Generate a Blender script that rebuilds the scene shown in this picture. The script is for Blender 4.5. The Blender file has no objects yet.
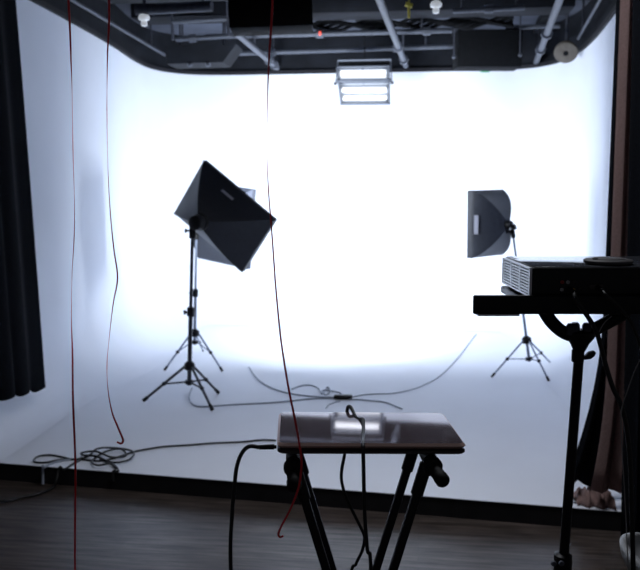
import bpy, bmesh, math, random
from mathutils import Vector, Matrix
random.seed(7)
scene = bpy.context.scene
COL = scene.collection
PI = math.pi
V = Vector

# ------------------------------------------------------------------ camera
H = 1.45
F = 840.0
PITCH = math.atan(98/840.0)
cp, sp = math.cos(PITCH), math.sin(PITCH)
cam_d = bpy.data.cameras.new('camera')
cam = bpy.data.objects.new('camera', cam_d)
COL.objects.link(cam)
cam.location = (0, 0, H)
cam.rotation_euler = (PI/2 - PITCH, 0, 0)
cam_d.sensor_fit = 'HORIZONTAL'
cam_d.sensor_width = 36
cam_d.lens = F/640*36
cam_d.clip_start = 0.05
cam_d.dof.use_dof = True
cam_d.dof.focus_distance = 1.75
cam_d.dof.aperture_fstop = 7.6
scene.camera = cam

def ray(px, py):
    u, v = (px-320)/F, (285-py)/F
    return V((u, cp + v*sp, v*cp - sp))
def P(px, py, Y):          # point of the place seen at (px, py), Y metres in front
    d = ray(px, py)
    return V((0, 0, H)) + d*(Y/d.y)
def G(px, py, z=0.09):     # point of the place seen at (px, py), at height z
    d = ray(px, py)
    return V((0, 0, H)) + d*((z-H)/d.z)

# ------------------------------------------------------------------ materials
def mat(name, col, rough=0.6, metal=0.0, spec=0.5, noise=0.0, nscale=40, bump=0.0, coat=0.0):
    m = bpy.data.materials.new(name); m.use_nodes = True
    nt = m.node_tree; b = nt.nodes['Principled BSDF']
    b.inputs['Base Color'].default_value = (*col, 1)
    b.inputs['Roughness'].default_value = rough
    b.inputs['Metallic'].default_value = metal
    b.inputs['Specular IOR Level'].default_value = spec
    b.inputs['Coat Weight'].default_value = coat
    if noise or bump:
        tc = nt.nodes.new('ShaderNodeTexCoord')
        n = nt.nodes.new('ShaderNodeTexNoise'); n.inputs['Scale'].default_value = nscale
        n.inputs['Detail'].default_value = 4
        nt.links.new(tc.outputs['Object'], n.inputs['Vector'])
        if noise:
            r = nt.nodes.new('ShaderNodeValToRGB')
            r.color_ramp.elements[0].position = .3; r.color_ramp.elements[1].position = .7
            r.color_ramp.elements[0].color = (*[c*(1-noise) for c in col], 1)
            r.color_ramp.elements[1].color = (*[min(1, c*(1+noise)) for c in col], 1)
            nt.links.new(n.outputs['Fac'], r.inputs['Fac'])
            nt.links.new(r.outputs['Color'], b.inputs['Base Color'])
        if bump:
            bp = nt.nodes.new('ShaderNodeBump'); bp.inputs['Strength'].default_value = bump
            bp.inputs['Distance'].default_value = .01
            nt.links.new(n.outputs['Fac'], bp.inputs['Height'])
            nt.links.new(bp.outputs['Normal'], b.inputs['Normal'])
    return m
def emit_mat(name, col, e, base=(.8, .8, .8)):
    m = mat(name, base, .5)
    b = m.node_tree.nodes['Principled BSDF']
    b.inputs['Emission Color'].default_value = (*col, 1)
    b.inputs['Emission Strength'].default_value = e
    return m
def cloth_mat(name, col, trans=0.0, sheen=0.1, nscale=120):
    m = mat(name, col, .9, 0, .06, .2, nscale, .15)
    nt = m.node_tree; b = nt.nodes['Principled BSDF']
    b.inputs['Sheen Weight'].default_value = sheen
    if trans:
        t = nt.nodes.new('ShaderNodeBsdfTranslucent'); t.inputs['Color'].default_value = (*col, 1)
        mx = nt.nodes.new('ShaderNodeMixShader'); mx.inputs[0].default_value = trans
        out = [n for n in nt.nodes if n.type == 'OUTPUT_MATERIAL'][0]
        nt.links.new(b.outputs[0], mx.inputs[1]); nt.links.new(t.outputs[0], mx.inputs[2])
        nt.links.new(mx.outputs[0], out.inputs[0])
    return m

M = {}
M['cyc'] = mat('cyc_paint', (.80, .83, .90), .75, 0, .25, .025, 1.6)
M['black'] = mat('black_plastic', (.009, .009, .011), .45, 0, .25, .2, 60)
M['blackmatte'] = mat('matte_black', (.007, .0075, .009), .85, 0, .1, .2, 30)
M['rubber'] = mat('black_rubber', (.009, .009, .010), .65, 0, .2, .2, 90, .1)
M['steel_black'] = mat('black_powder_coated_steel', (.009, .009, .011), .45, 0, .2, .15, 80)
M['stand'] = mat('stand_black_aluminium', (.03, .034, .045), .4, .3, .5, .15, 60)
M['chrome'] = mat('bright_metal', (.62, .63, .67), .3, .9, .5, .05, 60)
M['pipe'] = mat('galvanised_pipe', (.075, .083, .105), .5, .2, .4, .15, 25)
M['pipedark'] = mat('dark_pipe', (.06, .065, .085), .6, .2, .4, .2, 25)
M['ceil'] = mat('ceiling_deck', (.085, .094, .12), .85, 0, .2, .3, 2.5, .2)
M['beam'] = mat('black_painted_beam', (.010, .0115, .016), .8, 0, .2, .35, 5, .3)
M['trim'] = mat('black_trim', (.012, .012, .016), .7, 0, .3, .2, 20)
M['riser'] = mat('black_riser', (.012, .011, .013), .75, 0, .25, .25, 12)
M['curtain'] = cloth_mat('black_stage_curtain', (.006, .007, .010), 0, .0)
M['brown'] = cloth_mat('dusty_brown_fabric', (.40, .28, .265), .5, .1)
M['brown2'] = cloth_mat('crumpled_brown_fabric', (.30, .20, .185), .15, .1)
M['softblack'] = mat('softbox_nylon', (.017, .020, .029), .5, 0, .4, .12, 40, .08)
M['softhaze'] = mat('softbox_nylon_hazed', (.036, .041, .058), .5, 0, .4, .12, 40, .08)  # black nylon lightened: haze over the rear and right softboxes painted in
M['standhaze'] = mat('stand_aluminium_hazed', (.20, .235, .31), .4, .4, .5, .15, 60)  # stand colour paled to paint in veiling glare on rear and right stands
M['labelgrey'] = mat('label_grey', (.22, .22, .27), .6)
M['labelpale'] = mat('label_pale', (.55, .56, .66), .6)
M['ribbon'] = mat('red_ribbon', (.72, .018, .026), .35, 0, .5, .1, 40)
M['cable'] = mat('cable_black', (.010, .010, .011), .5, 0, .4, .1, 60)
M['cablegrey'] = mat('cable_grey', (.30, .33, .40), .6, 0, .4, .1, 60)
M['cablewhite'] = mat('cable_white', (.28, .27, .27), .5)
M['lid'] = mat('laptop_lid', (.23, .175, .195), .035, .5, .5, .04, 30, 0, .3)
M['copper'] = mat('rose_copper_edge', (.62, .42, .37), .4, .2)
M['base'] = mat('laptop_base', (.035, .028, .028), .4, .3)
M['gold'] = mat('connector_brass', (.5, .35, .12), .35, .9)
M['redrca'] = mat('red_connector', (.4, .03, .02), .4)
M['whiterca'] = mat('white_connector', (.5, .5, .5), .4)
M['projtop'] = mat('projector_top', (.08, .085, .10), .09, 0, .7, .05, 80)
M['grille'] = mat('vent_slats', (.80, .82, .88), .22, 0, .8)
M['puck'] = mat('puck_plastic', (.07, .066, .07), .6, 0, .4, .15, 60)
M['beige'] = mat('beige_fitting', (.12, .105, .09), .7, 0, .3, .15, 20)
M['yellow'] = mat('yellow_tag', (.55, .47, .06), .6)
M['red'] = emit_mat('red_indicator', (1, .12, .08), 1.2, (.5, .05, .04))
M['green'] = mat('green_tape', (.04, .35, .14), .6)
M['bulb'] = emit_mat('bulb_glass', (.85, .92, 1), .35)
M['diffuser'] = emit_mat('softbox_diffuser', (.84, .91, 1), 2.0)
M['tube'] = emit_mat('fluorescent_tube', (.86, .92, 1), 1.4)
M['reflector'] = mat('reflector_aluminium', (.75, .78, .84), .35, .5)
M['housing'] = mat('fixture_housing_grey', (.13, .145, .18), .5, .3)
M['chair'] = mat('pale_grey_shell', (.25, .255, .26), .6, 0, .3, .06, 30)

def wood():
    m = bpy.data.materials.new('grey_wood_planks'); m.use_nodes = True
    nt = m.node_tree; b = nt.nodes['Principled BSDF']; L = nt.links.new
    tc = nt.nodes.new('ShaderNodeTexCoord')
    rot = nt.nodes.new('ShaderNodeMapping'); rot.inputs['Rotation'].default_value = (0, 0, math.radians(7))
    L(tc.outputs['Object'], rot.inputs['Vector'])
    br = nt.nodes.new('ShaderNodeTexBrick')
    br.offset = .37; br.inputs['Scale'].default_value = 1
    br.inputs['Brick Width'].default_value = 1.2; br.inputs['Row Height'].default_value = .05
    br.inputs['Mortar Size'].default_value = .0025
    br.inputs['Color1'].default_value = (.052, .040, .034, 1); br.inputs['Color2'].default_value = (.068, .053, .046, 1)
    br.inputs['Mortar'].default_value = (.045, .036, .033, 1)
    L(rot.outputs['Vector'], br.inputs['Vector'])
    mp = nt.nodes.new('ShaderNodeMapping'); mp.inputs['Scale'].default_value = (2.2, 24, 1)
    L(rot.outputs['Vector'], mp.inputs['Vector'])
    n = nt.nodes.new('ShaderNodeTexNoise'); n.inputs['Scale'].default_value = 1.6; n.inputs['Detail'].default_value = 6
    n.inputs['Roughness'].default_value = .65
    L(mp.outputs['Vector'], n.inputs['Vector'])
    r = nt.nodes.new('ShaderNodeValToRGB')
    r.color_ramp.elements[0].position = .36; r.color_ramp.elements[0].color = (.34, .36, .33, 1)
    r.color_ramp.elements[1].position = .66; r.color_ramp.elements[1].color = (1.7, 1.7, 1.75, 1)
    L(n.outputs['Fac'], r.inputs['Fac'])
    mx = nt.nodes.new('ShaderNodeMixRGB'); mx.blend_type = 'MULTIPLY'; mx.inputs['Fac'].default_value = 1
    L(br.outputs['Color'], mx.inputs['Color1']); L(r.outputs['Color'], mx.inputs['Color2'])
    L(mx.outputs['Color'], b.inputs['Base Color'])
    rr = nt.nodes.new('ShaderNodeMapRange'); rr.inputs['To Min'].default_value = .46; rr.inputs['To Max'].default_value = .28
    L(n.outputs['Fac'], rr.inputs['Value']); L(rr.outputs['Result'], b.inputs['Roughness'])
    bp = nt.nodes.new('ShaderNodeBump'); bp.inputs['Strength'].default_value = .25; bp.inputs['Distance'].default_value = .004
    L(n.outputs['Fac'], bp.inputs['Height']); L(bp.outputs['Normal'], b.inputs['Normal'])
    b.inputs['Specular IOR Level'].default_value = .4
    return m
M['wood'] = wood()

# ------------------------------------------------------------------ mesh helpers
def box(bm, c, s, rot=None, bevel=0.0, seg=2):
    r = bmesh.ops.create_cube(bm, size=1)
    vs = r['verts']
    mtx = Matrix.Translation(V(c)) @ (rot.to_4x4() if rot else Matrix.Identity(4)) @ Matrix.Diagonal((*s, 1))
    bmesh.ops.transform(bm, matrix=mtx, verts=vs)
    if bevel:
        es = list({e for v in vs for e in v.link_edges})
        bmesh.ops.bevel(bm, geom=es, offset=bevel, segments=seg, profile=.5, affect='EDGES')
def frame_of(d):
    d = d.normalized()
    a = V((0, 0, 1)) if abs(d.z) < .9 else V((1, 0, 0))
    x = a.cross(d).normalized(); y = d.cross(x).normalized()
    return x, y
def tube(bm, pts, r, seg=8):
    pts = [V(p) for p in pts]
    n = len(pts)
    rs = r if isinstance(r, (list, tuple)) else [r]*n
    x = None; rings = []
    for i, p in enumerate(pts):
        d = (pts[min(i+1, n-1)] - pts[max(i-1, 0)])
        if d.length < 1e-9: d = V((0, 0, 1))
        d.normalize()
        if x is None: x, y = frame_of(d)
        else:
            x = (x - d*x.dot(d))
            if x.length < 1e-6: x, y = frame_of(d)
            x.normalize(); y = d.cross(x)
        rings.append([bm.verts.new(p + (x*math.cos(2*PI*k/seg) + y*math.sin(2*PI*k/seg))*rs[i]) for k in range(seg)])
    for a, b in zip(rings, rings[1:]):
        for k in range(seg):
            bm.faces.new((a[k], a[(k+1) % seg], b[(k+1) % seg], b[k]))
    bm.faces.new(rings[0][::-1]); bm.faces.new(rings[-1])
def lathe(bm, c, axis, prof, seg=24):     # prof: list of (radius, distance along axis)
    axis = V(axis).normalized(); x, y = frame_of(axis); c = V(c); rings = []
    for (r, h) in prof:
        rings.append([bm.verts.new(c + axis*h + (x*math.cos(2*PI*k/seg) + y*math.sin(2*PI*k/seg))*max(r, 1e-4)) for k in range(seg)])
    for a, b in zip(rings, rings[1:]):
        for k in range(seg):
            bm.faces.new((a[k], a[(k+1) % seg], b[(k+1) % seg], b[k]))
    bm.faces.new(rings[0][::-1]); bm.faces.new(rings[-1])
def smooth_path(pts, n=8):
    pts = [V(p) for p in pts]; out = []
    for i in range(len(pts)-1):
        p0 = pts[max(i-1, 0)]; p1 = pts[i]; p2 = pts[i+1]; p3 = pts[min(i+2, len(pts)-1)]
        for k in range(n):
            t = k/n
            out.append(.5*((2*p1) + (p2-p0)*t + (2*p0-5*p1+4*p2-p3)*t*t + (3*p1-p0-3*p2+p3)*t**3))
    out.append(pts[-1]); return out
def prism(bm, poly, z0, z1):
    a = [bm.verts.new((x, y, z0)) for x, y in poly]; b = [bm.verts.new((x, y, z1)) for x, y in poly]
    n = len(poly)
    bm.faces.new(a[::-1]); bm.faces.new(b)
    for i in range(n): bm.faces.new((a[i], a[(i+1) % n], b[(i+1) % n], b[i]))
def plate(bm, o, ex, ey, ez, poly, t):    # polygon in the (ex, ey) plane at o, thickness t along ez
    a = [bm.verts.new(o + ex*x + ey*y) for x, y in poly]; b = [bm.verts.new(o + ex*x + ey*y + ez*t) for x, y in poly]
    n = len(poly)
    bm.faces.new(a[::-1]); bm.faces.new(b)
    for i in range(n): bm.faces.new((a[i], a[(i+1) % n], b[(i+1) % n], b[i]))
def rrect(w, h, r, n=6):
    out = []
    for cx, cy, a0 in ((w/2-r, h/2-r, 0), (-w/2+r, h/2-r, 90), (-w/2+r, -h/2+r, 180), (w/2-r, -h/2+r, 270)):
        for k in range(n+1):
            a = math.radians(a0 + 90*k/n); out.append((cx + r*math.cos(a), cy + r*math.sin(a)))
    return out

ROOT = {}
def thing(name, label, cat, loc, group=None):
    o = bpy.data.objects.new(name, None); COL.objects.link(o)
    o.empty_display_size = .1
    o.location = loc; ROOT[o.name] = V(loc)
    o['label'] = label; o['category'] = cat
    if group: o['group'] = group
    return o
def obj(name, bm, m, parent=None, origin=None, smooth=True, angle=40):
    me = bpy.data.meshes.new(name)
    bmesh.ops.recalc_face_normals(bm, faces=bm.faces)
    off = V((0, 0, 0))
    if parent is not None:
        off = ROOT[parent.name]
    elif origin is not None: off = V(origin)
    for v in bm.verts: v.co -= off
    if smooth:
        for f in bm.faces: f.smooth = True
        lim = math.radians(angle)
        for e in bm.edges:
            if len(e.link_faces) == 2 and e.calc_face_angle(0) > lim: e.smooth = False
    bm.to_mesh(me); bm.free()
    for mm in (m if isinstance(m, list) else [m]): me.materials.append(mm)
    o = bpy.data.objects.new(name, me); COL.objects.link(o)
    if parent is not None:
        o.parent = parent; ROOT[o.name] = ROOT[parent.name]
    elif origin is not None: o.location = origin
    return o
def tag(o, label, cat, group=None):
    o['label'] = label; o['category'] = cat
    if group: o['group'] = group
    return o
def struct(name, bm, m, **k):
    o = obj(name, bm, m, **k); o['kind'] = 'structure'; return o
def B(): return bmesh.new()

# ------------------------------------------------------------------ the setting
PZ = 0.09            # top of the white stage
WT = 2.57            # top of the white wall
CZ = 2.95            # ceiling
e0, e1 = V((-3.2, 4.395)), V((3.2, 2.985))      # front edge of the stage
def edge_y(x): return e0.y + (x-e0.x)/(e1.x-e0.x)*(e1.y-e0.y)

path = smooth_path([(-1.87, 4.0, 0), (-1.785, 4.9, 0), (-1.72, 5.8, 0), (-1.67, 6.85, 0), (-1.665, 7.75, 0), (-1.60, 8.25, 0), (-1.40, 8.55, 0), (-1.05, 8.66, 0),
                    (-.4, 8.60, 0), (.78, 8.44, 0), (1.55, 8.33, 0), (1.92, 8.22, 0), (2.12, 7.98, 0), (2.19, 7.6, 0), (2.17, 7.1, 0), (2.07, 6.4, 0), (1.90, 5.5, 0), (1.72, 4.4, 0), (1.62, 3.75, 0)], 8)
n = len(path)
nrm = []
for i in range(n):
    d = path[min(i+1, n-1)] - path[max(i-1, 0)]
    nrm.append(V((d.y, -d.x, 0)).normalized())       # towards the inside
def cove_r(i):
    y = path[i].y
    s = min(1, max(0, (y-4.9)/1.7)); s = s*s*(3-2*s)
    return .28 + .20*s
def cyc_strip(i0, i1):
    bm = B(); rows = []
    for i in range(i0, i1+1):
        r = cove_r(i); row = []
        for k in range(11):
            a = PI/2*k/10
            row.append(path[i] + nrm[i]*(r - r*math.sin(a)) + V((0, 0, PZ + .003 + r - r*math.cos(a))))
        for z in (1.0, 1.6, 2.1, WT): row.append(path[i] + V((0, 0, z)))
        row.append(path[i] - nrm[i]*.06 + V((0, 0, WT)))
        row.append(path[i] - nrm[i]*.06 + V((0, 0, PZ)))
        rows.append([bm.verts.new(p) for p in row])
    for a, b in zip(rows, rows[1:]):
        for k in range(len(a)-1):
            bm.faces.new((a[k], a[k+1], b[k+1], b[k]))
    return bm
i_l, i_r = 48, 96
struct('wall_left', cyc_strip(0, i_l), M['cyc'])
struct('wall_back', cyc_strip(i_l, i_r), M['cyc'])
struct('wall_right', cyc_strip(i_r, n-1), M['cyc'])
# black edge on the wall top, and the black upper wall above it
bm = B(); rows = []
for i in range(n):
    o_, q = path[i] + nrm[i]*.02, path[i] - nrm[i]*.085
    rows.append([bm.verts.new(V((p.x, p.y, z))) for p, z in ((o_, WT+.001), (o_, WT+.035), (q, WT+.035), (q, WT+.001))])
for a, b in zip(rows, rows[1:]):
    for k in range(4): bm.faces.new((a[k], a[(k+1) % 4], b[(k+1) % 4], b[k]))
bm.faces.new(rows[0]); bm.faces.new(rows[-1][::-1])
struct('trim_1', bm, M['trim'])
bm = B(); rows = []
for i in range(n):
    q = path[i] - nrm[i]*.03
    q2 = path[i] - nrm[i]*.08
    rows.append([bm.verts.new(V((p.x, p.y, z))) for p, z in ((q, WT+.035), (q, CZ), (q2, CZ), (q2, WT+.035))])
for a, b in zip(rows, rows[1:]):
    for k in range(4): bm.faces.new((a[k], a[(k+1) % 4], b[(k+1) % 4], b[k]))
struct('trim_2', bm, M['beam'])
# stage floor: white top sheet on a black-edged riser
bm = B()
prism(bm, [(e0.x, e0.y), (e1.x, e1.y), (3.2, 8.9), (-3.2, 8.9)], PZ-.003, PZ)
struct('floor_stage', bm, M['cyc'], smooth=False)
bm = B()
t_ = V((e1.x-e0.x, e1.y-e0.y)).normalized(); nn = V((t_.y, -t_.x))
a = e0 - nn*.004; b = e1 - nn*.004
prism(bm, [(a.x, a.y), (b.x, b.y), (b.x-nn.x*.05, b.y-nn.y*.05), (a.x-nn.x*.05, a.y-nn.y*.05)], 0, PZ-.003)
struct('trim_3', bm, M['riser'], smooth=False)
bm = B(); prism(bm, [(-3.2, -.8), (3.2, -.8), (3.2, 9.0), (-3.2, 9.0)], -.05, 0)
struct('floor', bm, M['wood'], smooth=False)
bm = B(); prism(bm, [(-3.2, -.8), (3.2, -.8), (3.2, 9.0), (-3.2, 9.0)], CZ, CZ+.06)
struct('ceiling', bm, M['ceil'], smooth=False)

# ------------------------------------------------------------------ ceiling rig
yaw = math.radians(9)
def beam(Y, d, z0, z1, x0, x1, label, name='ceiling_beam', m=None):
    bm = B(); c = V(((x0+x1)/2, Y - math.tan(math.radians(7))*(x0+x1)/2, (z0+z1)/2))
    box(bm, c, (x1-x0, d, z1-z0), Matrix.Rotation(-math.radians(7), 3, 'Z'), .008)
    return tag(obj(name, bm, m or M['beam'], origin=(c.x, c.y, z0)), label, 'beam', 'dark beams across the ceiling')
beam(7.08, .32, 2.83, CZ, -1.55, 2.0, 'wide black beam across the ceiling, farthest back of the three')
beam(6.15, .22, 2.80, CZ, -1.60, 1.9, 'black beam across the ceiling, second from the back wall')
beam(5.2, .22, 2.80, CZ, -1.65, 1.8, 'black beam across the ceiling, nearest the camera')
def joist(px, y0, y1, label):
    bm = B()
    for Y in (0,):
        a = P(px, 30, 8.2); c = V((a.x, 7.85, CZ-.03)); box(bm, c, (.09, .95, .06), Matrix.Rotation(-yaw, 3, 'Z'), .005)
    tag(obj('ceiling_joist', bm, M['beam'], origin=(c.x, c.y, CZ-.06)), label, 'joist', 'short joists between the last beam and the wall')
joist(293, 0, 0, 'short dark ceiling joist above and left of the hanging lamp')
joist(362, 0, 0, 'short dark ceiling joist straight above the hanging lamp')
joist(450, 0, 0, 'short dark ceiling joist beside left end of the flat black unit')
joist(532, 0, 0, 'short dark ceiling joist near right end of the flat black unit')
# cable bundle lashed under the last beam
bm = B()
for k in range(5):
    pts = []
    for i in range(34):
        x = -.15 + 1.75*i/33
        pts.append((x, 7.36 - .12*x + .02*math.sin(i*1.3+k*2), 2.79 + .022*math.sin(i*.9+k) + .012*k))
    tube(bm, smooth_path(pts, 2), .016, 6)
tag(obj('cable_bundle', bm, M['blackmatte'], origin=(.6, 7.3, 2.77)), 'thick dark cable bundle running across the ceiling behind the wide beam', 'cable')

def pipe(name, a, b, r, label, m, group, clamps=(), parent_cat='pipe'):
    a, b = V(a), V(b)
    t = thing(name, label, parent_cat, (a+b)/2, group)
    bm = B(); tube(bm, [a, b], r, 10); obj('tube', bm, m, t)
    for s in clamps:
        c = a.lerp(b, s); bm = B(); d = (b-a).normalized()
        tube(bm, [c-d*.03, c+d*.03], r*1.7, 8); obj('clamp', bm, m, t)
    # hanger rods to the deck
    for s in (.12, .88):
        c = a.lerp(b, s); bm = B(); tube(bm, [c, V((c.x, c.y, CZ))], .008, 6); obj('hanger_rod', bm, M['pipedark'], t)
    return t
GL, GT = 'lengthwise grey pipes under the ceiling', 'crosswise grey pipes under the ceiling'
def ext(a, b, Y):      # extend the line a-b back to distance Y
    s = (Y-b.y)/(a.y-b.y); return b + (a-b)*s
def zp(px, py, z): return G(px, py, z)
a, b = zp(235, 32, 2.62), zp(279, 72, 2.62); pipe('ceiling_pipe', a, V((b.x, 8.5, 2.62)), .026, 'lengthwise grey ceiling pipe emerging from behind the hanging black box', M['pipe'], GL, (.75, .9))
a, b = zp(378, 0, 2.62), zp(403, 70, 2.62); pipe('ceiling_pipe', ext(a, b, 4.4), V((b.x, 8.36, 2.62)), .027, 'lengthwise grey ceiling pipe just right of the hanging lamp', M['pipe'], GL, (.72, .9))
a, b = zp(558, 0, 2.62), zp(530, 68, 2.62); pipe('ceiling_pipe', ext(a, b, 4.4), V((b.x-.04, 8.12, 2.62)), .027, 'lengthwise grey ceiling pipe right of the flat black unit', M['pipe'], GL, (.6, .8))
a, b = zp(600, 0, 2.68), zp(574, 46, 2.68); pipe('ceiling_pipe', ext(a, b, 4.4), ext(a, b, 7.2), .012, 'thin grey ceiling pipe above the round beige fitting at right', M['pipe'], GL)
a, b = zp(72, 0, 2.70), zp(165, 55, 2.70); pipe('ceiling_rail', ext(a, b, 4.3), b, .014, 'thin pale rail running along the top of the left wall', M['pipe'], None, (), 'rail')
a, b = zp(120, 12, 2.78), zp(172, 50, 2.78)
a, b = P(205, 37, 7.35), P(452, 30.5, 7.2); pipe('ceiling_pipe', a, b, .021, 'crosswise grey ceiling pipe farther from the wall, above the hanging lamp', M['pipe'], GT, (.47, .9))
a, b = P(228, 54, 8.2), P(453, 46.5, 8.05); pipe('ceiling_pipe', a, b, .021, 'crosswise grey ceiling pipe close to the back wall top', M['pipe'], GT, (.2, .75))
a, b = P(505, 28, 7.6), P(560, 26, 7.5); pipe('ceiling_pipe', a, b, .02, 'short crosswise grey ceiling pipe between flat black unit and right wall', M['pipe'], GT)
a, b = P(176, 39.5, 7.3), P(232, 36, 7.25); pipe('ceiling_pipe', a, b, .02, 'short crosswise grey ceiling pipe over the dark duct at left', M['pipe'], GT, (.3,))
a, b = P(136, 10, 5.7), P(212, 6, 5.6); pipe('ceiling_pipe', a, b, .034, 'thick dark crosswise pipe at top left above the small bulb', M['pipedark'], GT)
a, b = P(453, 11, 6.2), P(525, 7.5, 6.1); pipe('ceiling_pipe', a, b, .018, 'thin grey crosswise bar at top above the flat black unit', M['pipe'], GT, (.5,))
# left rectangular tube frame
t = thing('rack_frame', 'grey rectangular tube frame hanging over the dark duct at top left', 'frame', P(200, 30, 7.0))
Y = 7.0; q = [P(172, 22, Y), P(227, 19, Y), P(229, 36, Y), P(173, 40, Y)]
bm = B(); tube(bm, [q[0], q[1]], .018, 8); obj('top_bar', bm, M['pipe'], t)
for i, j in ((1, 2), (3, 0)):
    bm = B(); tube(bm, [q[i], q[j]], .012, 8); obj('upright', bm, M['pipedark'], t)
for i in (0, 1):
    bm = B(); tube(bm, [q[i], V((q[i].x, q[i].y, CZ))], .008, 6); obj('hanger_rod', bm, M['pipedark'], t)
# dark duct at left with an angled end
Y = 7.35
t = thing('ceiling_duct', 'dark box duct with slanted end hanging in the left ceiling corner', 'duct', P(198, 54, Y))
bm = B(); q = [P(164, 46, Y), P(236, 44, Y), P(223, 62, Y), P(167, 64, Y)]
f_ = [bm.verts.new(p) for p in q]; g_ = [bm.verts.new(p + V((.03, .32, 0))) for p in q]
bm.faces.new(f_); bm.faces.new(g_[::-1])
for i in range(4): bm.faces.new((f_[i], g_[i], g_[(i+1) % 4], f_[(i+1) % 4]))
obj('duct_body', bm, M['beam'], t, smooth=False)
for px in (178, 222):
    a = P(px, 46, Y) + V((0, .12, 0)); bm = B(); tube(bm, [a, V((a.x, a.y, CZ))], .008, 6); obj('hanger_rod', bm, M['pipedark'], t)
for px, py in ((190, 66), (208, 66)):
    bm = B(); a = P(px, py-3, Y-.02); lathe(bm, a, (0, 0, -1), [(.012, 0), (.022, .008), (.022, .022), (.008, .03)], 12); obj('screw_cap', bm, M['pipe'], t)
# flat black unit at right
Y = 7.5
t = thing('ceiling_unit', 'flat black rectangular unit hanging under the ceiling right of the lamp', 'ceiling unit', P(490, 50, Y))
a, b = P(458, 29, Y), P(522, 67, Y)
bm = B(); box(bm, ((a.x+b.x)/2, Y+.14, (a.z+b.z)/2), (b.x-a.x, .28, a.z-b.z), None, .012); obj('unit_body', bm, M['blackmatte'], t)
for px, py in ((454, 57), (520, 55)):
    c = P(px, py, Y-.02); bm = B(); bmesh.ops.create_uvsphere(bm, u_segments=10, v_segments=8, radius=.018, matrix=Matrix.Translation(c)); obj('corner_bolt', bm, M['pipe'], t)
    bm = B(); tube(bm, [c, V((c.x, c.y+.02, CZ))], .006, 6); obj('hanger_rod', bm, M['pipedark'], t)
# round beige fitting
c = P(566, 52, 7.12)
t = thing('round_fitting', 'round beige fitting with dark hole at right ceiling corner', 'ceiling fitting', c)
ax = V((-.25, -.8, -.55)).normalized()
bm = B(); lathe(bm, c - ax*.0, ax, [(.055, -.05), (.085, -.03), (.098, 0), (.09, .02), (.04, .03), (.022, .026), (.02, .0)], 24); obj('ring_body', bm, M['beige'], t)
bm = B(); lathe(bm, c, ax, [(.02, .005), (.021, .029), (.001, .0295)], 16); obj('dark_hole', bm, M['blackmatte'], t)
bm = B(); tube(bm, [c - ax*.03, V((c.x+.02, c.y+.06, CZ))], .014, 8); obj('mount_arm', bm, M['pipedark'], t)
# hanging bulbs
def bulb(px, py, Y, label):
    c = P(px, py, Y)
    t = thing('hanging_bulb', label, 'lamp', c, 'small bulbs hanging from the ceiling')
    bm = B(); lathe(bm, c, (0, 0, 1), [(.004, -.055), (.02, -.05), (.022, -.03), (.016, -.02)], 14); obj('bulb_tip', bm, M['bulb'], t)
    bm = B(); lathe(bm, c, (0, 0, 1), [(.012, -.022), (.034, -.012), (.038, .004), (.03, .02), (.014, .028)], 18); obj('bulb_shade', bm, M['bulb'], t)
    bm = B(); tube(bm, [c + V((0, 0, .02)), V((c.x, c.y, CZ))], .008, 6); obj('stem', bm, M['pipedark'], t)
bulb(144, 18, 5.7, 'small bright bulb hanging at top left of the ceiling')
bulb(436, 5, 5.5, 'small bright bulb hanging at top right of centre')
# little tags on pipes
c = P(409, 5, 5.9); bm = B(); box(bm, c, (.05, .02, .03), Matrix.Rotation(.3, 3, 'Y'), .004); box(bm, c+V((-.0, 0, -.05)), (.016, .016, .07), None, .003)
box(bm, V((c.x, c.y, (c.z+CZ)/2)), (.01, .01, CZ-c.z))
tag(obj('ceiling_tag', bm, M['yellow'], origin=c), 'small yellow tag hanging by the middle lengthwise pipe', 'tag')
c = P(320, 33.5, 7.23); bm = B(); box(bm, c, (.018, .03, .03), None, .004)
tag(obj('indicator', bm, M['red'], origin=c), 'tiny red indicator on the crosswise pipe above the lamp', 'indicator')
c = P(485, 71.3, 8.28); bm = B(); box(bm, c, (.085, .012, .018), Matrix.Rotation(-.14, 3, 'Z'), .003)
tag(obj('tape_strip', bm, M['green'], origin=c), 'small green tape strip on the top edge of back wall', 'tape')
# hanging black box near the camera
Y = 4.3
a, b = P(229, 28, Y), P(313, 25, Y)
t = thing('hanging_box', 'plain black box hanging from the ceiling at top centre', 'hanging box', V(((a.x+b.x)/2, Y+.12, a.z)))
R_ = Matrix.Rotation(-math.atan2(b.z-a.z, b.x-a.x), 3, 'Y')
w = (b-a).length; c = (a+b)/2 + R_ @ V((0, .12, .2))
bm = B(); box(bm, c, (w, .24, .40), R_, .008); obj('box_body', bm, M['blackmatte'], t)
for s in (-1, 1):
    bm = B(); q = c + V((s*w*.3, 0, .2)); tube(bm, [q, V((q.x, q.y, CZ))], .012, 8); obj('hanger_rod', bm, M['pipedark'], t)

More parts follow.
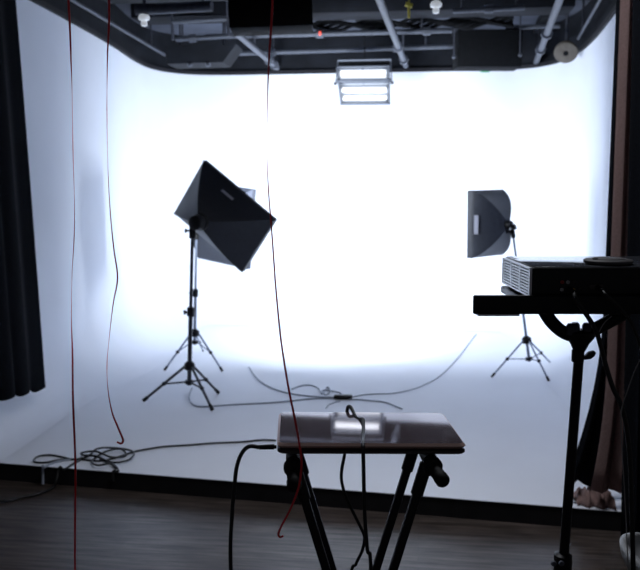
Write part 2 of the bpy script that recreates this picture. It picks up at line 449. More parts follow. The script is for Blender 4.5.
# ------------------------------------------------------------------ twin lamp hanging under the ceiling
Y = 7.7
c0 = P(363, 85, Y)
t = thing('hanging_floodlight', 'grey twin-window floodlight hanging in front of the white wall', 'lamp', c0)
tl, tr, bl, br = P(337, 67, Y), P(389, 66, Y), P(341, 104, Y), P(390, 103.5, Y)
ml, mr = P(338.5, 80.5, Y), P(389.3, 80, Y)
dep = V((0, .11, .02))
def bar(p, q, r=.007): 
    bm = B(); d = (q-p).normalized(); side = d.cross(V((0, 1, 0))).normalized()
    l = (q-p).length; x, y = d, V((0, 1, 0)); z = x.cross(y)
    rot = Matrix((x, y, z)).transposed()
    box(bm, (p+q)/2 + V((0, .05, 0)), (l+2*r, .11, 2*r), rot, .002); return bm
obj('side_panel', bar(tl, bl, .006), M['housing'], t); obj('side_panel', bar(tr, br, .006), M['housing'], t)
obj('rim', bar(tl, tr, .005), M['housing'], t); obj('rim', bar(bl, br, .006), M['housing'], t)
obj('divider', bar(ml, mr, .017), M['housing'], t)
for (A, B_, C, D) in ((tl, tr, mr, ml), (ml, mr, br, bl)):
    bm = B(); vs = [bm.verts.new(p + V((0, .10, 0))) for p in (A, B_, C, D)]; bm.faces.new(vs)
    ws = [bm.verts.new(p + V((0, .106, 0))) for p in (A, B_, C, D)]; bm.faces.new(ws[::-1])
    for i in range(4): bm.faces.new((vs[i], ws[i], ws[(i+1) % 4], vs[(i+1) % 4]))
    obj('reflector', bm, M['reflector'], t, smooth=False)
    for s in (.36, .72):
        p, q = A.lerp(D, s), B_.lerp(C, s)
        p = p.lerp(q, .06); q = q.lerp(p, .06)
        bm = B(); tube(bm, [p + V((0, .06, 0)), q + V((0, .06, 0))], .02, 12); obj('lamp_tube', bm, M['tube'], t)
    p = (A+B_)/2; bm = B(); box(bm, p + V((0, .03, -.018)), (.012, .012, .03), None, .002); obj('centre_clip', bm, M['housing'], t)
a, b = P(338, 60.5, Y), P(391, 59.5, Y)
bm = B(); tube(bm, [a, b], .010, 8); obj('yoke_bar', bm, M['housing'], t)
for p, q, k in ((a, P(336, 83, Y), -1), (b, P(392, 82, Y), 1)):
    bm = B(); tube(bm, [p + V((0, .05, 0)), q + V((k*.004, .05, 0))], .005, 6); tube(bm, [p, p+V((0, .05, 0))], .005, 6); obj('yoke_arm', bm, M['housing'], t)
    bm = B(); lathe(bm, q + V((0, .05, 0)), (k, 0, 0), [(.014, -.006), (.016, .004), (.012, .018)], 12); obj('tilt_knob', bm, M['stand'], t)
bm = B(); p = (a+b)/2; box(bm, (a+b)/2 + V((0, .06, -.022)), ((b-a).length*.96, .05, .03), None, .003); obj('ballast_box', bm, M['blackmatte'], t)
bm = B(); tube(bm, [p, V((p.x, p.y, CZ))], .006, 8); obj('hanger_rod', bm, M['blackmatte'], t)

# ------------------------------------------------------------------ softboxes and their stands
KEY = 37.0
def softbox(Cc, eu, ev, nv, W, Hh, D, label, logo, hp, power, labelm, bulge=.25, hs=1.0, fab='softblack'):
    apex = Cc - nv*D
    t = thing('softbox', label, 'softbox', hp, 'black softboxes on light stands')
    # pyramid of fabric
    NS, NE = 10, 8
    def corner_ring(s, off=0.0):
        pos = (1-bulge)*s + bulge*(1-math.cos(s*PI/2)); rad = (1-bulge*.8)*s + bulge*.8*math.sin(s*PI/2)
        rad = .10 + .90*rad
        c = apex + nv*D*pos
        pts = []
        cs = [(-1, -1), (1, -1), (1, 1), (-1, 1)]
        for i in range(4):
            x0, y0 = cs[i]; x1, y1 = cs[(i+1) % 4]
            for k in range(NE):
                f = k/NE; sag = 1 - .07*math.sin(PI*f)*math.sin(PI*min(1, s))
                pts.append(c + eu*((x0+(x1-x0)*f)*W/2*rad*sag) + ev*((y0+(y1-y0)*f)*Hh/2*rad*sag))
        return pts
    bm = B(); rings = []
    for j in range(NS+1): rings.append([bm.verts.new(p) for p in corner_ring(j/NS)])
    # front lip, folded in
    c = Cc + nv*.035
    lip = []; lip2 = []
    for p in corner_ring(1): lip.append(bm.verts.new(p + nv*.035))
    for p in corner_ring(1): lip2.append(bm.verts.new(Cc + (p-Cc)*.965 + nv*.03))
    rings += [lip, lip2]
    m_ = 4*NE
    for a, b in zip(rings, rings[1:]):
        for k in range(m_): bm.faces.new((a[k], a[(k+1) % m_], b[(k+1) % m_], b[k]))
    bm.faces.new(rings[0][::-1])
    obj('fabric_shell', bm, M[fab], t, angle=25)
    for i in range(4):                      # rods in the seams
        bm = B(); tube(bm, [corner_ring(j/NS)[i*NE] for j in range(NS+1)], .0045, 6); obj('seam_rod', bm, M[fab], t)
    bm = B(); R = Matrix((eu, ev, nv)).transposed()
    box(bm, Cc + nv*.022, (W*.955, Hh*.955, .006), R); obj('diffuser', bm, M['diffuser'], t, smooth=False)
    # logo patch on the fabric: plain strip with small marks
    if logo:
        side, along, across, tt, ll, ww = logo
        r0, r1 = corner_ring(tt), corner_ring(tt+.06)
        k0 = side*NE + NE//2
        p = r0[k0]; mid = p
        e_al = (r0[k0+1]-r0[k0-1]).normalized(); e_in = (r1[k0]-r0[k0]).normalized(); e_out = e_al.cross(e_in).normalized()
        if e_out.dot(p - (apex+nv*D*.6)) < 0: e_out = -e_out
        mid = p + e_al*along + e_out*.012
        bm = B(); plate(bm, mid, e_al, e_in, e_out, [(-ll/2, -ww/2), (ll/2, -ww/2), (ll/2, ww/2), (-ll/2, ww/2)], .0015)
        pt = obj('logo_patch', bm, labelm, t, smooth=False); pt['label'] = 'pale grey maker patch on the black fabric'
        bm = B()
        for k in range(7):
            x = -ll*.4 + ll*.8*k/6
            plate(bm, mid + e_out*.0016, e_al, e_in, e_out, [(x-ll*.035, -ww*.22), (x+ll*.035, -ww*.22), (x+ll*.035, ww*(.05+.17*((k*3) % 2))), (x-ll*.035, ww*.22)], .0008)
        obj('patch_marks', bm, M['labelpale'], pt, smooth=False)
    # lamp head
    bm = B(); lathe(bm, apex - nv*.07*hs, nv*1.0, [(.03*hs, 0), (.045*hs, .008*hs), (.05*hs, .025*hs), (.05*hs, .055*hs), (.056*hs, .062*hs), (.056*hs, .08*hs), (.04*hs, .10*hs)], 20); obj('lamp_head', bm, M['black'], t)
    bm = B(); tube(bm, smooth_path([apex - nv*.05, apex - nv*.05 + (hp-apex)*.35 + V((0, 0, -.01)), hp + V((0, 0, .02)), hp + V((0, 0, -.035))], 5), .014, 8); obj('tilt_bracket', bm, M['black'], t)
    bm = B(); lathe(bm, hp + V((-.012, -.01, -.01)), (-1, -.3, 0), [(.006, 0), (.006, .02), (.014, .022), (.014, .034)], 10); obj('tilt_knob', bm, M['black'], t)
    ld = bpy.data.lights.new('softbox_light', 'AREA'); ld.shape = 'RECTANGLE'; ld.size = W*.92; ld.size_y = Hh*.92
    ld.energy = power; ld.spread = math.radians(125); ld.color = (.83, .905, 1.0)
    lo = bpy.data.objects.new('softbox_light', ld); COL.objects.link(lo)
    z = -nv; lo.matrix_world = Matrix.Translation(Cc + nv*.04) @ Matrix((eu, ev.copy(), z)).transposed().to_4x4()
    return t

def light_stand(base, hub_z, ring_z, feet, top, label, rp=.014, sm='stand'):
    base = V(base)
    t = thing('light_stand', label, 'light stand', base, 'tripod light stands on the white stage')
    top = V(top); hub = V((base.x, base.y, hub_z)); ring = V((base.x, base.y, ring_z))
    d = top - hub
    ring = hub - d.normalized()*(hub_z-ring_z)
    bm = B(); tube(bm, [ring + d.normalized()*-.02, hub + d*.40], rp, 10); obj('lower_pole', bm, M[sm], t)
    bm = B(); tube(bm, [hub + d*.40, top], rp*.78, 10); obj('upper_pole', bm, M[sm], t)
    c = hub + d*.40; bm = B(); u = d.normalized()
    lathe(bm, c, u, [(rp*1.3, -.03), (rp*1.7, -.025), (rp*1.7, .025), (rp*1.2, .03)], 12); kn = obj('clamp_collar', bm, M['black'], t)
    bm = B(); lathe(bm, c + V((-.012, -.012, 0)), (-1, -.4, 0), [(.006, 0), (.006, .016), (.015, .018), (.015, .03)], 10); obj('knob', bm, M['black'], kn)
    c = hub + d*.97; bm = B(); lathe(bm, c, u, [(rp, -.035), (rp*1.5, -.03), (rp*1.5, .03), (rp, .035)], 12); obj('spigot_collar', bm, M['black'], t)
    bm = B(); lathe(bm, hub, u, [(rp*1.4, -.028), (.034, -.02), (.034, .014), (rp*1.4, .03)], 14); obj('leg_hub', bm, M['black'], t)
    bm = B(); lathe(bm, ring, u, [(rp*1.3, -.014), (.027, -.010), (.027, .010), (rp*1.3, .014)], 14); obj('brace_ring', bm, M['black'], t)
    for f in feet:
        f = V(f); h = (f-hub); h.z = 0; h.normalize()
        a = hub + h*.026
        f2 = V((f.x, f.y, PZ + .012))
        bm = B(); tube(bm, [a, f2], rp*.62, 8); lg = obj('leg', bm, M[sm], t)
        bm = B(); u2 = (f2-a).normalized(); tube(bm, [f2-u2*.03, f2+u2*.006], rp*.85, 8); obj('rubber_foot', bm, M['rubber'], lg)
        m = a.lerp(f2, .52); bm = B(); tube(bm, [ring + h*.02, m], rp*.42, 6); obj('brace', bm, M[sm], t)
        bm = B(); bmesh.ops.create_uvsphere(bm, u_segments=8, v_segments=6, radius=.014, matrix=Matrix.Translation(m)); obj('joint', bm, M['black'], lg)
    return t
def nrm_axes(az, el, roll):
    nv = V((math.sin(az)*math.cos(el), math.cos(az)*math.cos(el), math.sin(el)))
    eu = nv.cross(V((0, 0, 1))).normalized(); ev = eu.cross(nv).normalized()
    if ev.z < 0: ev = -ev
    c, s = math.cos(roll), math.sin(roll)
    return eu*c + ev*s, ev*c - eu*s, nv
# left, front
Y = 5.23
base = V((P(190, 390, Y).x, Y, PZ)); hub_z = P(191, 366, Y).z; ring_z = P(191, 382, Y).z
hp = P(192.5, 229, Y)
light_stand(base, hub_z, ring_z, [G(144, 402), G(212, 411), G(218, 394)], hp, 'black tripod light stand at left, the nearer of the two overlapping')
eu, ev, nv = nrm_axes(math.radians(25), math.radians(5), math.radians(-37))
Cc = P(223, 216.5, Y + .22)
softbox(Cc, eu, ev, nv, .625, .43, .27, 'large black softbox tilted cornerwise on the nearer left stand', (2, .015, 0, .75, .10, .022), hp, KEY, M['labelgrey'])
# left, rear
Y = 6.1
base = V((P(195.5, 375, Y).x, Y, PZ))
hp2 = P(196.5, 232, Y)
light_stand(base, P(195, 333, Y).z, P(195, 342, Y).z, [G(165, 371), G(222, 372), G(203, 352)], hp2, 'thin tripod light stand at left, half hidden behind the nearer stand', .0115, 'standhaze')
eu, ev, nv = nrm_axes(math.radians(38), math.radians(0), math.radians(-6))
Cc = P(225, 225, Y + .18)
softbox(Cc, eu, ev, nv, .51, .585, .28, 'upright black softbox mostly hidden behind the tilted one', None, hp2, KEY, M['labelgrey'], .25, .8, 'softhaze')
# right
Y = 6.02
hubp = P(526.6, 340, Y)
hp3 = P(512.5, 230, Y)
base = V((P(529, 372, Y).x, Y, PZ))
light_stand(V((hubp.x, Y, PZ)), hubp.z, P(528.5, 359, Y).z, [G(492, 378), G(548.5, 382), G(552, 366)], hp3, 'leaning tripod light stand at right, behind the projector', .0105, 'standhaze')
eu, ev, nv = nrm_axes(math.radians(-41), math.radians(0), math.radians(1))
Cc = P(486.5, 223.5, Y + .12)
softbox(Cc, eu, ev, nv, .355, .485, .185, 'black softbox seen from its side on the right stand', (3, .0, 0, .86, .135, .03), hp3, KEY, M['labelpale'], .7, .55, 'softhaze')

# ------------------------------------------------------------------ cables on the stage
def cable(name, pts, r, m, label, grp=None, cat='cable', n_=8):
    bm = B(); tube(bm, smooth_path(pts, n_), r, 8)
    return tag(obj(name, bm, m, origin=pts[0]), label, cat, grp)
def gp(l, r, z=PZ): return [G(x, y, z + r) for x, y in l]
GC = 'cables lying on the white stage'
cable('stage_cable', gp([(192, 388), (189, 398), (194, 405), (205, 406.5), (235, 404.5), (265, 403), (290, 401), (315, 398.5), (338, 398.5)], .0045), .0045, M['cablegrey'], 'grey cable running from the left light stand to the power strip', GC)
cable('stage_cable', gp([(249, 367), (254, 375), (264, 384), (280, 391), (300, 395), (322, 397), (338, 397.5)], .0045), .0045, M['cablegrey'], 'grey cable curving down from the back wall to the power strip', GC)
cable('stage_cable', gp([(350, 397.5), (362, 395), (375, 394), (392, 393.5), (410, 390), (424, 385), (440, 376), (456, 360), (470, 342), (476, 334)], .0035), .0035, M['cablegrey'], 'grey cable curving from the power strip towards the right light stand', GC)
cable('stage_cable', gp([(349, 399.5), (358, 399.5), (370, 400.5), (384, 402), (395, 406), (402, 409)], .0045), .0045, M['cablegrey'], 'short grey cable running behind the laptop right of the power strip', GC)
cable('stage_cable', gp([(292, 389), (300, 386), (309, 385), (318, 388), (322, 394), (327, 387), (330, 391), (326, 395), (322, 390.5), (332, 391), (340, 393), (344, 397)], .0045), .0045, M['cablegrey'], 'small looped grey cable left of the power strip', GC)
cable('stage_cable', gp([(326, 408), (330, 404), (336, 402), (340, 401)], .0035), .0035, M['cablegrey'], 'short curl of grey cable under the power strip', GC)
t = thing('power_strip', 'small dark power strip lying on the stage behind the laptop', 'power strip', G(343, 399))
c = G(343, 399) + V((0, 0, .0135)); R_ = Matrix.Rotation(-.1, 3, 'Z')
bm = B(); box(bm, c, (.12, .05, .024), R_, .006); obj('strip_body', bm, M['rubber'], t)
for k in range(3):
    bm = B(); box(bm, c + R_ @ V((-.034+.034*k, 0, .0125)), (.024, .03, .003), R_, .001); obj('socket', bm, M['black'], t)
# the long black cable with the coil near the stage edge
r_ = .0052
pts = gp([(276, 440.5), (262, 440), (240, 442), (215, 443), (190, 445), (165, 446.5), (148, 449), (133, 452), (118, 457), (100, 461), (80, 459.5), (60, 460), (45, 462.5), (34, 461.5), (38, 456.5), (50, 455), (62, 457), (74, 459.5), (88, 457),
          (97, 451.5), (112, 449.5), (128, 450.5), (134, 456), (128, 462), (112, 463), (96, 459), (84, 457), (82, 453.5), (96, 454), (112, 459), (126, 456), (120, 451.5), (104, 454), (92, 462), (98, 468), (110, 465.5), (116, 468.5)], r_)
for i, p in enumerate(pts):
    if i > 17: p.z += .004 + .010*((i*5) % 3)/2
tag(obj('extension_cable', (lambda b_: (tube(b_, smooth_path(pts, 6), r_, 8), b_)[1])(B()), M['cable'], origin=pts[0]), 'long black cable coiled near stage edge at left, running towards the laptop', 'cable')
def drop(l_top, l_floor, label):
    a = gp(l_top, r_); b = [G(x, y, .009) for x, y in l_floor]
    pts = a + b
    cable('extension_cable', pts, .006, M['cable'], label, 'black cables hanging over the stage edge')
ex = G(45, 471, PZ)
def front(px, z, off=.02):     # point just in front of the riser below pixel column px
    d = ray(px, 470); x = d.x/d.y*4.0
    return V((x, edge_y(x) - off, z))
a = gp([(74, 459), (60, 461), (50, 464), (44.5, 467.5)], r_)
cable('extension_cable', a + [front(44.5, .094, .012), front(45, .05, .02), front(45.3, .009, .03)], .006, M['cablegrey'], 'short cable end hanging over the stage edge at left', 'black cables hanging over the stage edge')
a = gp([(80, 460), (72, 464.5), (64, 469.5)], r_)
cable('extension_cable', a + [front(62.5, .095, .012), front(61, .04, .05), G(52, 488, .009), G(38, 494, .009), G(22, 497, .009), G(5, 501, .009), G(-14, 499, .009)], .006, M['cable'], 'black cable dropping off the stage onto the wood floor at left', 'black cables hanging over the stage edge')
a = gp([(100, 459.5), (110, 462), (116, 467), (118, 471)], r_)
cable('extension_cable', a + [front(118.6, .095, .012), front(119, .05, .022)], .0065, M['cable'], 'cable end hanging over the stage edge right of the red ribbon', 'black cables hanging over the stage edge')

# ------------------------------------------------------------------ curtains
def curtain(name, a0, a1, b0, b1, ztop, zbot, folds, amp, m, label, cat, seed=0, hem_wave=.01, bulge=None, nu=120, nz=26, zb1=None, power=1.0):
    """a0-a1: top line, b0-b1: hem line (xy)."""
    rnd = random.Random(seed); ph = [rnd.uniform(0, 6) for _ in range(4)]
    bm = B(); rows = []
    a0, a1, b0, b1 = map(V, (a0, a1, b0, b1))
    zb1 = zbot if zb1 is None else zb1
    for j in range(nz+1):
        s = j/nz; row = []
        for i in range(nu+1):
            u = i/nu
            w = s**power
            p = a0.lerp(a1, u).lerp(b0.lerp(b1, u), w)
            d = (b1-b0); nv2 = V((-d.y, d.x)).normalized()
            ff = math.sin(u*folds*2*PI + ph[0] + .5*math.sin(u*7+ph[1]) + .35*s*math.sin(u*9+ph[2]))
            am = amp*(.55+.45*s)*(1+.3*math.sin(u*11+ph[3]))
            p = p + nv2*(ff*am) + d.normalized()*(.35*am*math.sin(2*(u*folds*2*PI+ph[0])))
            zb = zbot + (zb1-zbot)*u
            z = ztop + (zb-ztop)*s + (hem_wave*math.sin(u*folds*2*PI*1.0+ph[2]) if j == nz else 0)
            q = V((p.x, p.y, z))
            if bulge: q = bulge(q, u, s)
            row.append(bm.verts.new(q))
        rows.append(row)
    for ra, rb in zip(rows, rows[1:]):
        for i in range(nu): bm.faces.new((ra[i], ra[i+1], rb[i+1], rb[i]))
    o = obj(name, bm, m, origin=(b0.x, b0.y, zbot), angle=80)
    so = o.modifiers.new('thickness', 'SOLIDIFY'); so.thickness = .003
    return tag(o, label, cat)
# left: along the wall, flaring at the hem
curtain('stage_curtain', (-1.735, 4.84), (-1.80, 3.3), (-1.635, 4.84), (-1.70, 3.3), 2.93, .27, 7, .022, M['curtain'],
        'black curtain hanging along the left side of the stage', 'curtain', 3, .012, None, 160, 26, .50, .8)
# right: narrow black drape with flaring hem, on the stage
def flareA(q, u, s):
    k = max(0, (s-.72)/.28); k = k*k
    q.x -= k*.14*(1-u)
    return q
curtain('stage_curtain', (1.195, 3.50), (1.30, 3.53), (1.19, 3.50), (1.30, 3.53), 2.93, .175, 2, .014, M['curtain'],
        'narrow black curtain edging the right side of the white wall', 'curtain', 5, .012, flareA)
def flareB(q, u, s):
    k = max(0, (s-.80)/.20)
    q.x -= k*k*.05*(1-u) ; q.y -= .0*k
    return q
curtain('brown_drape', (1.185, 3.425), (1.34, 3.44), (1.195, 3.425), (1.34, 3.44), 2.93, .17, 2.5, .014, M['brown'],
        'dusty brown drape hanging between the two black curtains at right', 'curtain', 8, .006, flareB)
def flareC(q, u, s):
    q.x += .05*s*(1-u); return q
curtain('stage_curtain', (1.175, 3.28), (2.3, 3.12), (1.19, 3.28), (2.3, 3.12), 2.93, .02, 9, .03, M['curtain'],
        'wide black curtain filling the far right edge of the picture', 'curtain', 11, .006, flareC, 200)
# crumpled brown cloth at the foot of the drape
bm = B(); rows = []
c0_, c1_ = G(575, 503, PZ), G(612, 507, PZ)
NU, NV = 60, 16
for i in range(NU+1):
    u = i/NU; row = []
    for j in range(NV+1):
        v = j/NV
        p = c0_.lerp(c1_, u) + V((0, .11*(v-.35), 0))
        prof = math.sin(PI*min(1, v*1.02))**.7
        hgt = (.055 + .012*u) * prof * (1 - .6*abs(u-.55)**2)*min(1, u*6+.25)
        hgt *= 1 + .22*math.sin(u*22+v*5) + .12*math.sin(u*47-v*9)
        p.z = PZ + .004 + max(0, hgt); p.y += .012*math.sin(u*17)
        row.append(bm.verts.new(p))
    rows.append(row)
for a, b in zip(rows, rows[1:]):
    for j in range(NV): bm.faces.new((a[j], a[j+1], b[j+1], b[j]))
o = obj('crumpled_cloth', bm, M['brown2'], origin=(c0_+c1_)/2, angle=80); o.modifiers.new('thickness', 'SOLIDIFY').thickness = .003
tag(o, 'crumpled dusty brown cloth lying on the stage under the black curtain hem', 'cloth')

# ------------------------------------------------------------------ red ribbons
def ribbon(pts, angs, label, w=.0065, top=2.93):
    """pts: points; angs: twist (radians) at each point: 0 = facing the camera, pi/2 = edge on"""
    p0 = pts[0]; ex_ = []; st = (pts[0]-pts[1]).length*1.2; z = p0.z + st
    while z < top - st*.6: ex_.insert(0, V((p0.x, p0.y, z))); z += st
    ex_.insert(0, V((p0.x, p0.y, top)))
    pts = ex_ + pts; angs = [angs[0] - .1*(len(ex_)-i) for i in range(len(ex_))] + angs
    n_ = 10
    pp = smooth_path(pts, n_); aa = []
    for i in range(len(angs)-1):
        for k in range(n_): aa.append(angs[i] + (angs[i+1]-angs[i])*k/n_)
    aa.append(angs[-1])
    bm = B(); rows = []
    for i, p in enumerate(pp):
        d = (pp[min(i+1, len(pp)-1)] - pp[max(i-1, 0)]).normalized()
        x = V((1, 0, 0)); x = (x - d*x.dot(d))
        if x.length < .2: x = V((0, 0, 1)) - d*d.z
        x.normalize(); y = d.cross(x)
        wv = x*math.cos(aa[i]) + y*math.sin(aa[i]); tv = d.cross(wv)
        rows.append([bm.verts.new(p + wv*(sx*w/2) + tv*(sy*.0004)) for sx, sy in ((-1, -1), (1, -1), (1, 1), (-1, 1))])
    for a, b in zip(rows, rows[1:]):
        for k in range(4): bm.faces.new((a[k], a[(k+1) % 4], b[(k+1) % 4], b[k]))
    bm.faces.new(rows[0]); bm.faces.new(rows[-1][::-1])
    return tag(obj('red_ribbon', bm, M['ribbon'], origin=(pts[0].x, pts[0].y, pp[-1].z)), label, 'ribbon', 'thin red ribbons hanging from the ceiling')
E = PI/2
Y = 2.0
ribbon([P(x, y, Y) for x, y in ((68.5, 0), (70, 30), (71, 60), (72, 90), (73, 150), (74.5, 205), (74, 240), (72, 275), (71.5, 320), (72.5, 355), (73, 400), (75, 450), (75.5, 480), (75, 530), (75, 590), (74.5, 640))],
       [0, .2, .75, 1.25, E, 1.2, 1.0, 1.25, E, E+.45, E+.8, PI-.2, PI, PI+.1, PI+.2, PI+.3], 'leftmost red ribbon, reaching down past the bottom of the picture', .005)
ribbon([P(x, y, Y) for x, y in ((109, 0), (109, 25), (107.5, 55), (107, 110), (108, 170), (110.5, 215), (114, 250), (117.5, 278), (113, 305), (109, 340), (107, 365), (108, 390), (112, 412), (117, 425), (122, 437), (123, 441), (121, 443.5), (117, 442))],
       [0, .2, .8, E, 1.25, 1.0, .8, .7, 1.0, 1.3, E, 1.1, .7, .3, .1, 0, -.1, -.2], 'middle-length red ribbon right of the leftmost, ending in a hook above the stage cable', .005)
Y = 1.40
ribbon([P(x, y, Y) for x, y in ((272.5, 0), (271, 30), (269, 60), (267.5, 100), (267, 150), (268.5, 190), (272, 235), (276, 290), (281, 340), (288, 385), (295, 420), (300, 448), (301.5, 465), (298.5, 488), (290, 510), (281.5, 526), (278.5, 534), (280, 537), (283.5, 536))],
       [0, .3, .8, 1.35, E, 1.1, .9, .8, .6,   .4, .3, .2, .3, .5, .4, .3, .2, .2, .1], 'red ribbon hanging in front of the laptop, its curled end below it', .0036)

# ------------------------------------------------------------------ laptop
LZ = .955         # underside of the laptop
LT = H - 1.51*.3135
nl, nr, fl, fr = P(277, 445.5, 1.51), P(467, 446.5, 1.51), P(279, 411, 1.74), P(443, 411, 1.74)
cen = (nl+nr+fl+fr)/4
lw = (nr-nl).length*1.003 ; ldp = .24
rz = math.radians(1.9)
Rz = Matrix.Rotation(rz, 3, 'Z')
lx, ly = Rz @ V((1, 0, 0)), Rz @ V((0, 1, 0)); lz = V((0, 0, 1))
ctr = V((((nl+nr)/2).x - .12*math.sin(rz), 1.51+.12, 0)); zt = (nl.z+nr.z)/2
t = thing('laptop', 'closed rose-grey laptop with mirror-like lid lying on black stand', 'laptop', V((ctr.x, ctr.y, zt-.0226)))
th_b, th_l = .0092, .0100
def slab(z0, z1, w, d, r, bev):
    bm = B(); poly = rrect(w, d, r)
    layers = [(z0, bev), (z0+bev, 0), (z1-bev, 0), (z1, bev)]
    rows = []
    for z, ins in layers:
        k, k2 = (w-2*ins)/w, (d-2*ins)/d
        rows.append([bm.verts.new(V((ctr.x, ctr.y, z)) + lx*(x*k) + ly*(y*k2)) for x, y in poly])
    for a, b in zip(rows, rows[1:]):
        for i in range(len(a)): bm.faces.new((a[i], a[(i+1) % len(a)], b[(i+1) % len(a)], b[i]))
    bm.faces.new(rows[0][::-1]); bm.faces.new(rows[-1]); return bm
zb = zt - .0226
obj('base', slab(zb+.0025, zb+.0025+th_b, lw*.996, ldp, .014, .0025), M['base'], t)
lid = obj('lid', slab(zt-th_l, zt, lw, ldp, .012, .0046), M['lid'], t, angle=12)
lid.data.materials.append(M['copper'])       # rim of the lid is copper coloured
for f in lid.data.polygons:
    if abs(f.normal.z) < .9: f.material_index = 1
bm = B(); p = V((ctr.x, ctr.y, zt-.0093)) + ly*(ldp/2-.004); tube(bm, [p - lx*.11, p + lx*.11], .0045, 10); obj('hinge', bm, M['base'], t)
for sx in (-1, 1):
    for sy in (-1, 1):
        bm = B(); p = V((ctr.x, ctr.y, zb)) + lx*(sx*(lw/2-.03)) + ly*(sy*(ldp/2-.022)); lathe(bm, p, (0, 0, 1), [(.007, 0), (.009, .001), (.009, .0027)], 12); obj('rubber_foot', bm, M['rubber'], t)
# the laptop sits very slightly lower at its hinge side
TILT = math.radians(-1.2)
t.rotation_euler = (TILT, math.radians(.75), 0)
t.location.z += .0016

# ------------------------------------------------------------------ laptop stand (double X with arms)
SZ = zb - .001
st = thing('laptop_stand', 'black double X-frame stand carrying the laptop', 'stand', V((ctr.x, ctr.y, 0)))
def LP(x, y, z): return V((ctr.x, ctr.y, z)) + lx*x + ly*y
al = P(293.5, 464, 1.5); ar = P(434, 464, 1.5)
axl = (al - ctr).dot(lx); axr = (ar - ctr).dot(lx)
R_t = .0135
slope = .285
for s, axx in ((-1, axl), (1, axr)):
    # carrying arm, front to back
    bm = B(); tube(bm, [LP(axx, -.125, SZ-.0145), LP(axx, .16, SZ-.0145)], .0115, 12); arm = obj('support_arm', bm, M['steel_black'], st)
    bm = B(); tube(bm, [LP(axx, -.10, SZ-.0145), LP(axx, .12, SZ-.0145)], .0143, 14); obj('grip_sleeve', bm, M['rubber'], arm)
    # rubber end cap, drooping forward
    bm = B()
    c = LP(axx, -.128, SZ-.016); d = (V((s*.30 if s > 0 else .05, -.8, -.32 if s > 0 else -.5))).normalized()
    lathe(bm, c, d, [(.0125, -.012), (.018, -.010), (.0185, .000), (.0175, .004), (.013, .008), (.0125, .024), (.0135, .028), (.0135, .040), (.011, .044)], 18); obj('end_cap', bm, M['rubber'], arm)
    for yy, dx in ((-.085, 0), (.055, .004)):
        # legs cross below; each is one straight square tube from arm to floor
        top = LP(axx - s*.0 + (0 if yy < 0 else -s*.004), yy, SZ-.018)
        zb_ = .03
        bot = LP(axx - s*slope*(SZ-zb_), yy + (.018 if s > 0 else -.0), zb_)
        top2 = LP(axx, yy + (.018 if s > 0 else 0), SZ-.018)
        bm = B(); d = (bot-top2).normalized(); yv = ly; xv = yv.cross(d).normalized(); 
        box(bm, (top2+bot)/2, (.0165, .0165, (bot-top2).length), Matrix((xv, d.cross(xv), d)).transposed(), .003)
        lg = obj('leg', bm, M['steel_black'], st)
        bm = B(); c = top2 + d*.06; tube(bm, [top2 + d*.012, top2 + d*.075], .0125, 10); obj('leg_socket', bm, M['black'], lg)
    # floor bar
    bm = B(); tube(bm, [LP(axx - s*slope*(SZ-.03), -.19, .02), LP(axx - s*slope*(SZ-.03), .21, .02)], .0135, 10); fb = obj('floor_bar', bm, M['steel_black'], st)
    for yy in (-.19, .21):
        bm = B(); p = LP(axx - s*slope*(SZ-.03), yy, .02); tube(bm, [p - ly*.02, p + ly*.02], .019, 12); obj('rubber_foot', bm, M['rubber'], fb)
xm = (axl+axr)/2; zm = SZ - (axr-axl)/2/slope
bm = B(); lathe(bm, LP(xm, -.12, zm), ly, [(.024, 0), (.028, .006), (.028, .026), (.02, .03)], 18); obj('pivot_knob', bm, M['black'], st)
bm = B(); tube(bm, [LP(xm, -.10, zm), LP(xm, .10, zm)], .008, 10); obj('pivot_bolt', bm, M['chrome'], st)

# cables at the laptop
Yf = 1.50
k0 = P(277, 442.7, 1.555)
t = thing('charger_cable', 'black charger cable curving down from the laptop left side', 'cable', P(231, 600, 1.55))
k0 = V((LP(-lw/2, -.07, 0).x, LP(-lw/2, -.07, 0).y, zt-.0155)); yk = k0.y
bm = B(); a = k0 - lx*.001; b = a - lx*.033 + V((0, 0, -.0005)); tube(bm, [a, a - lx*.004, a-lx*.005, b], [.0035, .0035, .0052, .0046], 12); obj('plug', bm, M['black'], t)
pts = [b] + [P(x, y, yk) for x, y in ((249, 446.5), (242, 453), (237, 466), (234.5, 485), (232, 515), (230.5, 545), (231, 580), (232, 640), (236, 720))]
pts.append(V((pts[-1].x-.01, yk-.02, .25))); pts.append(V((pts[-1].x-.05, yk-.03, .006))); pts.append(V((pts[-1].x-.35, yk+.02, .006)))
bm = B(); tube(bm, smooth_path(pts, 8), .0040, 10); obj('cord', bm, M['cable'], t)
# long cable draped over the laptop
bk = ctr.y + ldp/2
def onlid(px, py): return G(px, py, zt+.0034)
pts = [V((P(372, 620, 1.44).x, 1.47, .30))] + [P(x, y, 1.478) for x, y in ((371, 580), (367.5, 550), (365, 520), (364, 490), (363.5, 465), (363.2, 452))]
pts += [P(363, 444.5, 1.492)]
pts += [onlid(363.2, 437), onlid(363.4, 428), onlid(363, 421)+V((0, 0, .003))]
yq = 1.70
pts += [P(359.5, 419, yq-.01), P(356, 417.5, yq+.005), P(353.5, 412.5, yq+.03), P(350.5, 407, bk+.0), P(348, 407, bk+.012), P(347, 412, bk+.02)]
back_x = P(345, 457, bk+.02).x
yb = bk + .022
pts += [P(346.5, 425, yb), P(346, 440, yb), P(344.5, 455, yb), P(342, 468, yb), P(341.5, 480, yb), P(345, 494, yb), P(353, 512, yb), P(361, 528, yb), P(364.5, 538, yb), P(362, 551, yb), P(356, 564, yb), P(350, 585, yb)]
